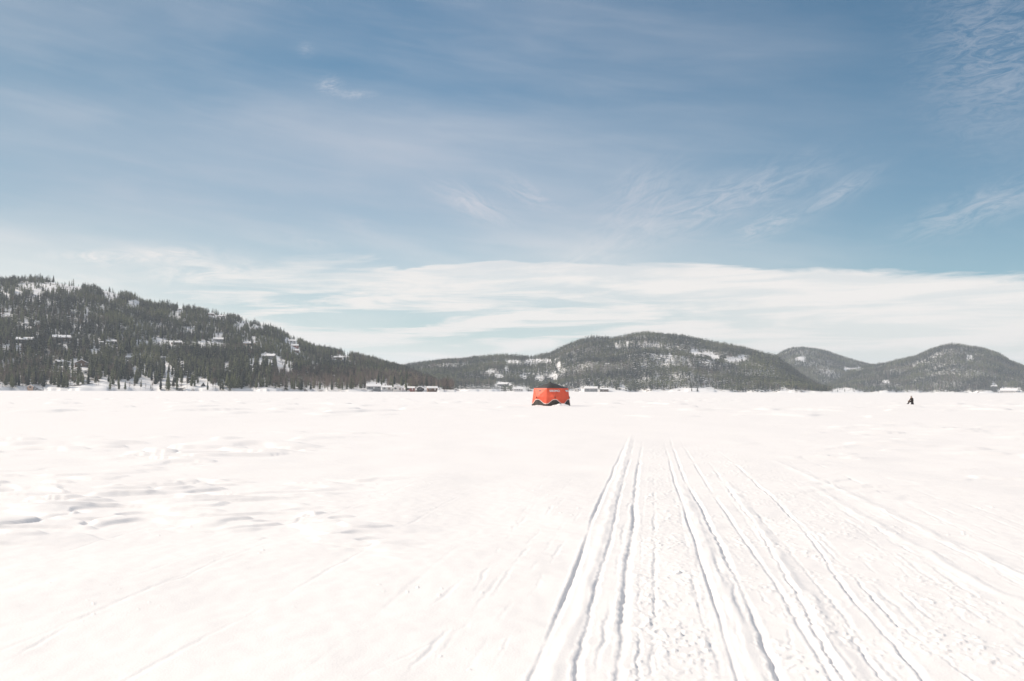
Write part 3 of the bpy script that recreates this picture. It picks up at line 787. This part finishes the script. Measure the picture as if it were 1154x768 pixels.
def pick_individuals():
    """which trees show largest: paint them front to back into a coarse grid"""
    SC = 3
    buf = np.zeros((200 * SC, 1160 * SC), bool)
    order = sorted(range(len(TREES)), key=lambda i: TREES[i][10])
    vis = []
    for i in order:
        k, X, Y, Z, hh, b, tn, px, py, ph, r = TREES[i]
        if px < -3 or px > 1157: continue
        y1 = (py - 290) * SC; y0 = (py - ph - 290) * SC
        cnt = 0
        for yy in range(max(0, int(y0)), min(200 * SC - 1, int(y1)) + 1):
            f = (yy - y0) / max(1, y1 - y0)
            w = 0.16 * ph * SC * f + .5
            a, c = max(0, int(px * SC - w)), min(1160 * SC, int(px * SC + w) + 1)
            if a >= c: continue
            row = buf[yy, a:c]; cnt += int((~row).sum()); row[:] = True
        vis.append((cnt, i))
    con = sorted([v for v in vis if not TREES[v[1]][5]], reverse=True)[:276]
    bar = sorted([v for v in vis if TREES[v[1]][5]], reverse=True)[:200]
    return [i for _, i in con], [i for _, i in bar]
CON_I, BARE_I = pick_individuals()

def nearest_house(px, py):
    best = min(range(len(HOUSES)), key=lambda k: ((HOUSES[k][0] - px)) ** 2 + (3.0 * (HOUSES[k][1] - 3 - py)) ** 2)
    return HOUSES[best]
SHORT = {}
for hs in HOUSES: SHORT[hs[5]] = None
PLACES = [  # stretches of the left wood, told apart by what stands there
    (-10, 31, 'left of the pale pink boathouse'), (31, 62, 'just right of the pale pink boathouse'), (62, 110, 'below the white walled cottage'),
    (110, 176, 'behind the striped snow slope'), (176, 236, 'behind the open snowfield'), (236, 268, 'right of the open snowfield'),
    (268, 300, 'below the left end of the snowy bluff'), (300, 335, 'below the right end of the snowy bluff'), (335, 372, 'on the shore right of the snowy bluff'),
    (372, 412, 'just left of the large grey lakeside house'), (412, 456, 'behind the large grey lakeside house'), (456, 520, 'behind the last lakeside cabins'), (520, 1200, 'on the middle shore')]

def copy_thing(src, kids, loc, rz, sc, label, group):
    c = src.copy(); COL.objects.link(c); c.location = loc; c.rotation_euler = (0, 0, rz); c.scale = (sc, sc, sc)
    c['label'] = label; c['group'] = group
    for k in kids:
        d = k.copy(); COL.objects.link(d); d.parent = c
    return c

def build_tree_kind(name, crown_tpl, mat, label, cat):
    t = empty(name, (0, 0, 0)); tag(t, label, cat)
    tr = obj('trunk', mesh_np('trunk', *TRUNK, [M_bark]), t)
    cr = obj('crown', mesh_np('crown', *crown_tpl, [mat]), t)
    return t, [tr, cr]
PROTO_C = [build_tree_kind('conifer_tree', t, M_needle, 'conifer', 'tree') for t in NEAR_TPL]
PROTO_B = [build_tree_kind('bare_tree', t, M_twig, 'bare tree', 'tree') for t in NEAR_BARE]
used_proto = set()
def place_tree(protos, which, loc, rz, sc, label, group):
    key = (id(protos), which); src, kids = protos[which]
    if key not in used_proto:
        used_proto.add(key)
        src.location = loc; src.rotation_euler = (0, 0, rz); src.scale = (sc, sc, sc); src['label'] = label; src['group'] = group
        return src
    return copy_thing(src, kids, loc, rz, sc, label, group)

def place_individuals():
    for kind, idx, protos, wordl in (('conifer', CON_I, PROTO_C, NEAR_WORD), ('leafless tree', BARE_I, PROTO_B, BARE_WORD)):
        for i in idx:
            k, X, Y, Z, hh, b, tn, px, py, ph, r = TREES[i]
            w = random.randrange(len(protos))
            where = next(n for a, c, n in PLACES if a <= px < c)
            if k != 'L': where = 'on the far shore of the middle hill' if k == 'C' else 'on the far right shore'
            else:
                level = 'at the ice edge ' if py > 434 else 'low on the slope ' if py > 418 else 'high on the slope '
                where = level + where
            lab = f'{wordl[w]} {kind} {where}'
            place_tree(protos, w, (X, Y, Z - 0.2), random.random() * 6.28, hh, lab, 'conifers in the hillside wood' if kind == 'conifer' else 'leafless trees along the left shore')
    for (x, y, ph, kd), lab in zip(LONE, LONE_LABEL):
        p = hill_pt(x, y - 1.0) or hill_pt(x, y - 2.0) or hill_pt(x, y - 3.0)
        if p is None: continue
        hh = ph * p[3] / F
        protos = PROTO_B if kd == 2 else PROTO_C
        place_tree(protos, 2 if kd == 2 else kd, (p[0], p[1], p[2] - 0.2), random.random() * 6.28, hh, lab, 'trees standing clear on the shore')
place_individuals()

def build_woods():
    skip = set(CON_I) | set(BARE_I)
    for key, name in (('L', 'forest'), ('C', 'forest'), ('R', 'forest'), ('B', 'forest')):
        tc, tb = (MID_TPL, MID_BARE) if key == 'L' else (FAR_TPL, FAR_BARE)
        groups = {}
        for i, t in enumerate(TREES):
            if t[0] != key or i in skip: continue
            groups.setdefault((t[5], i % (len(tb) if t[5] else len(tc))), []).append(t)
        VV, FF, MI, TT = [], [], [], []; off = 0
        for (b, w), ts in groups.items():
            V, Fc = (tb if b else tc)[w]
            if key == 'L' or b:
                TV, TF = trunk_tpl(.013, .9, 3)
                nfol = len(Fc); Fc = np.concatenate([Fc, TF + len(V)]); V = np.concatenate([V, TV])
            A = np.array([(t[1], t[2], t[3] - .2, t[4], t[6]) for t in ts])
            an = RNG.uniform(0, 6.28, len(A)); c, s = np.cos(an)[:, None], np.sin(an)[:, None]
            wx = RNG.uniform(.85, 1.25, len(A))[:, None]
            x = (V[None, :, 0] * c - V[None, :, 1] * s) * A[:, 3:4] * wx + A[:, 0:1]
            y = (V[None, :, 0] * s + V[None, :, 1] * c) * A[:, 3:4] * wx + A[:, 1:2]
            z = V[None, :, 2] * A[:, 3:4] + A[:, 2:3]
            VV.append(np.stack([x, y, z], -1).reshape(-1, 3))
            FF.append((Fc[None] + (np.arange(len(A)) * len(V))[:, None, None]).reshape(-1, 3) + off)
            MI.append(np.full(len(A) * len(Fc), 1 if b else 0)); TT.append(np.repeat(A[:, 4], len(Fc)))
            off += len(A) * len(V)
        me = mesh_np(name, np.concatenate(VV), np.concatenate(FF), [M_needle_m, M_twig_m], np.concatenate(MI), False, np.concatenate(TT))
        lab = {'L': 'dense dark conifer wood covering the nearer left hill', 'C': 'hazy conifer wood covering the middle hill', 'R': 'blue grey wood covering the rounded right hill', 'B': 'faint distant wood on the small dome-shaped hill behind'}[key]
        tag(obj(name, me), lab, 'forest', None, 'stuff')
build_woods()

# ------------------------------------------------------------------ houses
def house(w, wall, turn, label, loc, face):
    rs = random.Random(label)
    t = empty('house', loc, face); tag(t, label, 'house', 'houses along the lake shore and hillsides')
    d = w * (0.6 if not turn else 1.0); big = w > 9
    hgt = min(4.2, max(2.2, w * 0.20))
    if 'hut' in label: hgt = 0.5
    rise = (d if not turn else w) * (0.24 if not turn else 0.26)
    if 'hut' in label: rise = w * .75
    a = w / 2; b = d / 2
    m = MB(); m.box(-a, a, -b, b, -3.0, hgt)
    ov = 0.5
    if not turn:   # ridge parallel to the shore
        for s in (-1, 1): m.poly([(s * a, -b, hgt), (s * a, b, hgt), (s * a, 0, hgt + rise)])
    else:
        for s in (-1, 1): m.poly([(-a, s * b, hgt), (a, s * b, hgt), (0, s * b, hgt + rise)])
    m.build('wall', WALLS[wall], t)
    r = MB()
    if not turn:
        k = rise / b
        for s in (-1, 1):
            r.slab([(-a - ov, s * (b + ov), hgt - ov * k + .05), (a + ov, s * (b + ov), hgt - ov * k + .05), (a + ov, 0, hgt + rise + .05), (-a - ov, 0, hgt + rise + .05)][::s], (0, s * rise, b), 0.55)
    else:
        k = rise / a
        for s in (-1, 1):
            r.slab([(s * (a + ov), -b - ov, hgt - ov * k + .05), (s * (a + ov), b + ov, hgt - ov * k + .05), (0, b + ov, hgt + rise + .05), (0, -b - ov, hgt + rise + .05)][::-s], (s * rise, 0, a), 0.5)
    rf = r.build('roof', M_roofsnow, t)
    if 'hut' in label: return
    if big and not turn:
        c = MB(); x = rs.uniform(-.3, .3) * w
        c.box(x - .5, x + .5, .3, 1.3, hgt + rise * .6, hgt + rise + 1.6); c.build('chimney', M_chim, rf)
    n = max(1, int(w / 3.6))
    zs = [1.0] if hgt < 4.4 else [0.7, 3.3]
    door_i = rs.randrange(n) if n > 1 else -1
    for zi, z0 in enumerate(zs):
        for i in range(n):
            x = -a + w * (i + .5) / n
            if zi == 0 and i == door_i:
                q = MB(); q.box(x - .5, x + .5, -b - .08, -b + .02, 0, 2.1); q.build('door', M_white if wall != 'white' else WALLS['brown'], t); continue
            ww = min(1.9, w / n * .55)
            fr = MB(); fr.box(x - ww / 2 - .12, x + ww / 2 + .12, -b - .06, -b + .02, z0 - .12, z0 + 1.42)
            f = fr.build('window', M_white if wall != 'white' else WALLS['grey'], t)
            g = MB(); g.box(x - ww / 2, x + ww / 2, -b - .1, -b - .05, z0, z0 + 1.3); g.build('pane', M_glass, f)
for (x, y, wpx, kind, turn, lab), p in zip(HOUSES, houses_pos):
    if p is None: print('house missed', x, y); continue
    w = wpx * p[3] / F * (0.80 if y < 425 else 0.85)
    rs = random.Random(x)
    house(w, kind, turn, lab, (p[0], p[1], p[2]), -math.atan2(p[0], p[1]) + rs.uniform(-.25, .25))

# ------------------------------------------------------------------ the ice-fishing shelter
def fabric(name, col, rough=0.6, trans=0.25, sheen=0.0):
    m, nt, b = new_mat(name)
    b.inputs['Roughness'].default_value = rough
    b.inputs['Specular IOR Level'].default_value = 0.3
    tc = nd(nt, 'ShaderNodeTexCoord')
    n = nd(nt, 'ShaderNodeTexNoise', i_Scale=3.0, i_Detail=4.0)
    nt.links.new(tc.outputs['Object'], n.inputs['Vector'])
    mx = nd(nt, 'ShaderNodeMix', data_type='RGBA')
    mx.inputs['A'].default_value = (*[c * .88 for c in col], 1); mx.inputs['B'].default_value = (*[min(1, c * 1.1) for c in col], 1)
    nt.links.new(n.outputs['Fac'], mx.inputs['Factor'])
    nt.links.new(mx.outputs['Result'], b.inputs['Base Color'])
    wv = nd(nt, 'ShaderNodeTexNoise', i_Scale=2.2, i_Detail=3.0, i_Distortion=1.2)
    nt.links.new(tc.outputs['Object'], wv.inputs['Vector'])
    bp = nd(nt, 'ShaderNodeBump', i_Strength=0.6, i_Distance=0.08)
    nt.links.new(wv.outputs['Fac'], bp.inputs['Height']); nt.links.new(bp.outputs['Normal'], b.inputs['Normal'])
    if trans:
        tr = nd(nt, 'ShaderNodeBsdfTranslucent')
        nt.links.new(mx.outputs['Result'], tr.inputs['Color'])
        ms = nd(nt, 'ShaderNodeMixShader'); ms.inputs[0].default_value = trans
        nt.links.new(b.outputs[0], ms.inputs[1]); nt.links.new(tr.outputs[0], ms.inputs[2])
        nt.links.new(ms.outputs[0], nt.nodes['Material Output'].inputs['Surface'])
    return m
M_orange = fabric('orange_fabric', (0.95, 0.15, 0.08), .55, .12)
M_black = fabric('black_fabric', (0.055, 0.051, 0.047), .55, 0.0)
M_piping = simple('pale_piping', (0.78, 0.60, 0.54), .6, .05)
M_logo = simple('white_print', (0.82, 0.80, 0.78), .6, .03)

def build_tent():
    k = 3.40 / 3.40
    t = empty('ice_shelter', (TENT_X, TENT_Y, 0.0), -math.atan2(TENT_X, TENT_Y)); t.scale = (1.10, 1.10, 1.08)
    tag(t, 'orange and black pop-up ice fishing shelter standing on the frozen lake', 'ice shelter')
    base = [(-1.72, 0.62), (-0.42, -1.15), (1.05, -0.95), (1.70, 0.25), (0.75, 1.55), (-0.95, 1.50)]
    topk = 0.885
    EAVE, APEX, HUB = 1.58, 2.10, 0.34
    cx = sum(p[0] for p in base) / 6; cy = sum(p[1] for p in base) / 6
    top = [(cx + (p[0] - cx) * topk, cy + (p[1] - cy) * topk) for p in base]
    NT = 36
    for w in range(6):
        b0, b1, t0, t1 = base[w], base[(w + 1) % 6], top[w], top[(w + 1) % 6]
        ex, ey = b1[0] - b0[0], b1[1] - b0[1]; L = math.hypot(ex, ey); nx, ny = ey / L, -ex / L
        if nx * ((b0[0] + b1[0]) / 2 - cx) + ny * ((b0[1] + b1[1]) / 2 - cy) < 0: nx, ny = -nx, -ny
        bul = HUB if L > 1.3 else HUB * .75
        def pt(u, v, out=0.0):
            x = (b0[0] * (1 - u) + b1[0] * u) * (1 - v) + (t0[0] * (1 - u) + t1[0] * u) * v
            y = (b0[1] * (1 - u) + b1[1] * u) * (1 - v) + (t0[1] * (1 - u) + t1[1] * u) * v
            a = max(abs(2 * u - 1), abs(2 * v - 1))
            p = bul * (1 - a) ** 0.9
            # cloth sags a little between the poles
            p -= 0.05 * math.sin(math.pi * min(1, a)) * abs(math.sin(2 * math.atan2(abs(2 * v - 1), abs(2 * u - 1) + 1e-6)))
            return Vector((x + nx * (p + out), y + ny * (p + out), EAVE * v))
        def skirt(u):
            d = abs(u - .5) * 2
            return 0.125 + 0.235 * (0.5 + 0.5 * math.cos(math.pi * min(1, max(0, d - .14) / .78)))
        us = [i / NT for i in range(NT + 1)]
        pan, sk, pip = MB(), MB(), MB()
        NU, NL = 14, 5
        for i in range(NT):
            u0, u1 = us[i], us[i + 1]
            for j in range(NU):
                f0, f1 = j / NU, (j + 1) / NU
                vv = lambda u, f: skirt(u) + (1 - skirt(u)) * f
                pan.poly([pt(u0, vv(u0, f0)), pt(u1, vv(u1, f0)), pt(u1, vv(u1, f1)), pt(u0, vv(u0, f1))])
            for j in range(NL):
                f0, f1 = j / NL, (j + 1) / NL
                sk.poly([pt(u0, skirt(u0) * f0), pt(u1, skirt(u1) * f0), pt(u1, skirt(u1) * f1), pt(u0, skirt(u0) * f1)])
            e = .020
            pip.poly([pt(u0, skirt(u0) - e, .015), pt(u1, skirt(u1) - e, .015), pt(u1, skirt(u1) + e, .015), pt(u0, skirt(u0) + e, .015)])
        P = pan.build('wall_panel', M_orange, t, True)
        pip.build('piping', M_piping, P)
        sk.build('skirt', M_black, t, True)
        # pole hub with its pull tab at the middle of the wall
        hb = MB(); c = pt(.5, .5)
        hb.tube(c - Vector((nx, ny, 0)) * .02, c + Vector((nx, ny, 0)) * .04, .05, .04, 10)
        hb.box(c.x - .02 + nx * .03, c.x + .02 + nx * .03, c.y - .02 + ny * .03, c.y + .02 + ny * .03, c.z - .14, c.z - .04)
        hb.build('hub', M_black, t)
        if w == 0:
            vb = MB()
            q = [pt(.50, .83, .02), pt(.62, .83, .02), pt(.62, .88, .02), pt(.50, .88, .02)]
            vb.slab(q, (nx, ny, 0), .015); vb.build('vent', M_black, t)
        # maker's lettering near the eave
        if w in (1, 2):
            cu = bpy.data.curves.new('lettering', 'FONT'); cu.body = 'ESKIMO'
            cu.size = 0.27 if w == 1 else 0.24; cu.align_x = 'CENTER'; cu.align_y = 'CENTER'; cu.extrude = .006; cu.offset = 0.008
            tmp = bpy.data.objects.new('tmp', cu); COL.objects.link(tmp)
            dg = bpy.context.evaluated_depsgraph_get()
            me = bpy.data.meshes.new_from_object(tmp.evaluated_get(dg)); bpy.data.objects.remove(tmp)
            me.materials.clear(); me.materials.append(M_logo)
            lo = obj('lettering', me, P)
            pc, pu, pv = pt(.5, .83), pt(.6, .83), pt(.5, .90)
            X = (pu - pc).normalized(); Yv = (pv - pc).normalized(); Z = X.cross(Yv).normalized(); Yv = Z.cross(X)
            if Z.x * nx + Z.y * ny < 0: X, Z = -X, -Z
            m4 = Matrix((X, Yv, Z)).transposed().to_4x4(); m4.translation = pc + Z * .045
            lo.matrix_local = m4
    r = MB()
    ap = Vector((-0.08, 0.0, APEX))
    for w in range(6):
        t0, t1 = Vector((*top[w], EAVE)), Vector((*top[(w + 1) % 6], EAVE))
        N_ = 8
        def rp(i, j):     # i along eave, j toward apex
            f = j / N_; p = t0.lerp(t1, i / N_).lerp(ap, f)
            p.z += 0.05 * math.sin(math.pi * f) * math.sin(math.pi * i / N_)
            return p
        for j in range(N_):
            for i in range(N_): r.poly([rp(i, j), rp(i + 1, j), rp(i + 1, j + 1), rp(i, j + 1)])
    r.build('roof', M_black, t, True)
    c = MB(); c.tube(ap - Vector((0, 0, .02)), ap + Vector((0, 0, .05)), .10, .06, 10); c.build('roof_hub', M_black, t)
    # snow packed against the foot
    return base
base = build_tent()

def drift():
    """low heaps of shovelled snow banked on the shelter's skirt"""
    a0 = -math.atan2(TENT_X, TENT_Y); c, s = math.cos(a0), math.sin(a0)
    for k, (x, y, rx, ry, h, lab) in enumerate((
            (0.95, -1.95, 1.0, .55, .22, 'low heap of shovelled snow against the right front of the shelter'),
            (-1.2, -1.35, .7, .45, .10, 'shallow snow heap against the left front of the shelter'))):
        n = 28; V = []; Fq = []
        for i in range(n + 1):
            for j in range(n + 1):
                u, v = 2 * i / n - 1, 2 * j / n - 1
                d = math.hypot(u, v) * (1 + .25 * float(noise(u * 2 + k * 5, v * 2, 401)))
                V.append((x + u * rx, y + v * ry, -.03 + h * max(0, 1 - d * d) * (1 + .5 * float(noise(u * 3 + 9, v * 3 + k, 403)))))
        for i in range(n):
            for j in range(n): Fq.append((i * (n + 1) + j, (i + 1) * (n + 1) + j, (i + 1) * (n + 1) + j + 1, i * (n + 1) + j + 1))
        o = obj('snow_heap', mesh_np('snow_heap', V, Fq, [M_snow], smooth=True), None, (TENT_X, TENT_Y, 0)); o.rotation_euler = (0, 0, a0)
        tag(o, lab, 'snow heap', 'snow heaps round the shelter')
drift()

# ------------------------------------------------------------------ the seated person and the bucket
M_jacket = simple('dark_jacket', (0.030, 0.022, 0.019), .8, .2, 10)
M_trouser = simple('dark_trousers', (0.040, 0.032, 0.028), .85, .2, 10)
M_skin = simple('skin', (0.52, 0.34, 0.26), .55, .06, 20)
M_hat = simple('pale_hat', (0.52, 0.48, 0.44), .85, .08, 20)
M_boot = simple('dark_boots', (0.02, 0.018, 0.016), .7, .1)
M_bucket = simple('bucket_plastic', (0.045, 0.04, 0.04), .5, .1)
def skin_mesh(name, pts, edges, root, mats, matfun, parent, sub=2):
    me = bpy.data.meshes.new(name); me.from_pydata([p[0] for p in pts], edges, [])
    o = obj(name, me, parent)
    md = o.modifiers.new('skin', 'SKIN'); md.use_smooth_shade = True
    for i, p in enumerate(pts):
        sv = me.skin_vertices[0].data[i]; r = p[1]; sv.radius = r if isinstance(r, tuple) else (r, r)
        sv.use_root = (i == root)
    sb = o.modifiers.new('sub', 'SUBSURF'); sb.levels = sub; sb.render_levels = sub
    dg = bpy.context.evaluated_depsgraph_get()
    m2 = bpy.data.meshes.new_from_object(o.evaluated_get(dg)); o.modifiers.clear(); o.data = m2; bpy.data.meshes.remove(me)
    m2.materials.clear()
    for m in mats: m2.materials.append(m)
    for f in m2.polygons: f.material_index = matfun(f.center); f.use_smooth = True
    m2.name = name
    return o

def build_person():
    # faces its own -X; hips on a bucket 0.34 m high, one leg stretched forward
    t = empty('person', (PX, PY, 0), rad(38) - math.atan2(PX, PY)); t.scale = (1.10, 1.02, .85)
    tag(t, 'person in dark winter clothes and pale hat sitting low on the open ice', 'person')
    pts = []; ed = []
    def add(p, r, par=None):
        pts.append((p, r)); i = len(pts) - 1
        if par is not None: ed.append((par, i))
        return i
    pel = add((0.04, 0, .40), (.17, .15))
    w = add((0.04, 0, .55), (.15, .135), pel); ch = add((0.0, 0, .74), (.175, .14), w)
    sh = add((-.03, 0, .84), (.13, .10), ch); nk = add((-.055, 0, .91), .062, sh)
    hd0 = add((-.075, 0, .98), (.088, .078), nk); hd1 = add((-.085, 0, 1.06), (.098, .082), hd0); hd2 = add((-.075, 0, 1.125), (.062, .055), hd1)
    for s in (-1, 1):
        so = add((-.02, s * .185, .81), .075, sh)
        el = add((-.10, s * .255, .58), .058, so); wr = add((-.30, s * .13, .50), .042, el)
        palm = add((-.36, s * .11, .49), (.040, .028), wr)
        for f in range(4):
            y0 = s * .11 + (f - 1.5) * .020; ln = (.036, .042, .039, .030)[f]
            k1 = add((-.405, y0, .487), .0095, palm); k2 = add((-.405 - ln, y0, .475), .009, k1); add((-.402 - ln, y0, .445), .0078, k2)
        th = add((-.372, s * .11 - s * .042, .500), .011, palm); add((-.405, s * .11 - s * .060, .492), .0095, th)
    legs = {-1: ((-.40, -.16, .36), (-.66, -.19, .12), (-.80, -.20, .075)), 1: ((-.34, .15, .50), (-.30, .16, .12), (-.45, .17, .055))}
    for s, (kn, an, toe) in legs.items():
        hp = add((0.0, s * .10, .40), .105, pel)
        k = add(kn, .074, hp)
        if s == -1: a = add(an, .055, k)
        else: a = add(an, .055, k)
        add(toe, (.05, .045), a)
    def mf(c):
        if c.z > .90: return 2
        if c.x < -.345 and .42 < c.z < .53 and abs(abs(c.y) - .11) < .085 and c.z > .425: return 2
        if c.z < .13: return 3
        if c.x < -.02 and c.z < .56 and abs(c.y) < .26 and not (abs(c.y) > .08 and c.z > .455 and c.x < -.08 and abs(c.y) < .30 and c.z < .60 and c.x > -.345 and abs(c.y) > .20): return 1
        return 1 if c.z < .44 else 0
    body = skin_mesh('body', pts, ed, pel, [M_jacket, M_trouser, M_skin, M_boot], mf, t)
    # knitted hat: dome and turned-up cuff, following the head's forward lean
    h = MB(); n = 14
    prof = [(.108, 1.055), (.114, 1.06), (.114, 1.105), (.104, 1.115), (.092, 1.16), (.060, 1.195), (.020, 1.21)]
    for (r0, z0), (r1, z1) in zip(prof, prof[1:]):
        for k in range(n):
            a, b = 6.2832 * k / n, 6.2832 * (k + 1) / n
            h.poly([(-.072 + r0 * math.cos(a), .9 * r0 * math.sin(a), z0), (-.072 + r0 * math.cos(b), .9 * r0 * math.sin(b), z0), (-.072 + r1 * math.cos(b), .9 * r1 * math.sin(b), z1), (-.072 + r1 * math.cos(a), .9 * r1 * math.sin(a), z1)])
    h.build('hat', M_hat, t, True)
    # face
    for s in (-1, 1):
        fc = MB(); fc.tube((-.165, s * .034, 1.035), (-.182, s * .034, 1.035), .012, .010, 8); fc.build('eye', M_boot, t)
    ns = MB(); ns.tube((-.165, 0, 1.04), (-.205, 0, 1.005), .010, .017, 8); ns.build('nose', M_skin, t, True)
    mo = MB(); mo.box(-.176, -.166, -.024, .024, .968, .978); mo.build('mouth', WALLS['red'], t)
    for s in (-1, 1):
        e = MB(); e.tube((-.07, s * .078, 1.02), (-.07, s * .102, 1.025), .026, .030, 8); e.build('ear', M_skin, t, True)
    # jacket hood rolled behind the neck and jacket hem
    hd = MB(); n = 12
    for i in range(n):
        a, b = math.pi * (-.6 + 1.2 * i / n), math.pi * (-.6 + 1.2 * (i + 1) / n)
        hd.tube((-.05 + .10 * math.cos(a), .12 * math.sin(a), .89), (-.05 + .10 * math.cos(b), .12 * math.sin(b), .89), .045, .045, 7)
    hd.build('hood', M_jacket, t, True)
    # bucket
    bk = empty('bucket', (PX, PY, 0), rad(38) - math.atan2(PX, PY)); bk.scale = (1.0, 1.0, .85); tag(bk, 'dark upturned bucket that the person on the ice sits on', 'bucket')
    b = MB(); b.tube((.05, 0, 0), (.05, 0, .315), .165, .145, 20); b.build('body', M_bucket, bk, False)
    rm = MB(); rm.tube((.05, 0, .012), (.05, 0, .04), .178, .176, 20); rm.build('rim', M_bucket, bk)
build_person()

# ------------------------------------------------------------------ the air
HAZE = True
if HAZE:
    m = MB(); m.box(-8800, 8800, -8800, 8800, -4.5, 236)
    m2, nt, b = new_mat('haze_air')
    nt.nodes.remove(b)
    pv = nd(nt, 'ShaderNodeVolumePrincipled')
    pv.inputs['Color'].default_value = (0.75, 0.84, 0.94, 1)
    pv.inputs['Density'].default_value = 0.000085
    pv.inputs['Anisotropy'].default_value = 0.2
    nt.links.new(pv.outputs[0], nt.nodes['Material Output'].inputs['Volume'])
    o = m.build('haze', m2); tag(o, kind='stuff')
    try: m2.cycles.homogeneous_volume = True
    except Exception: pass
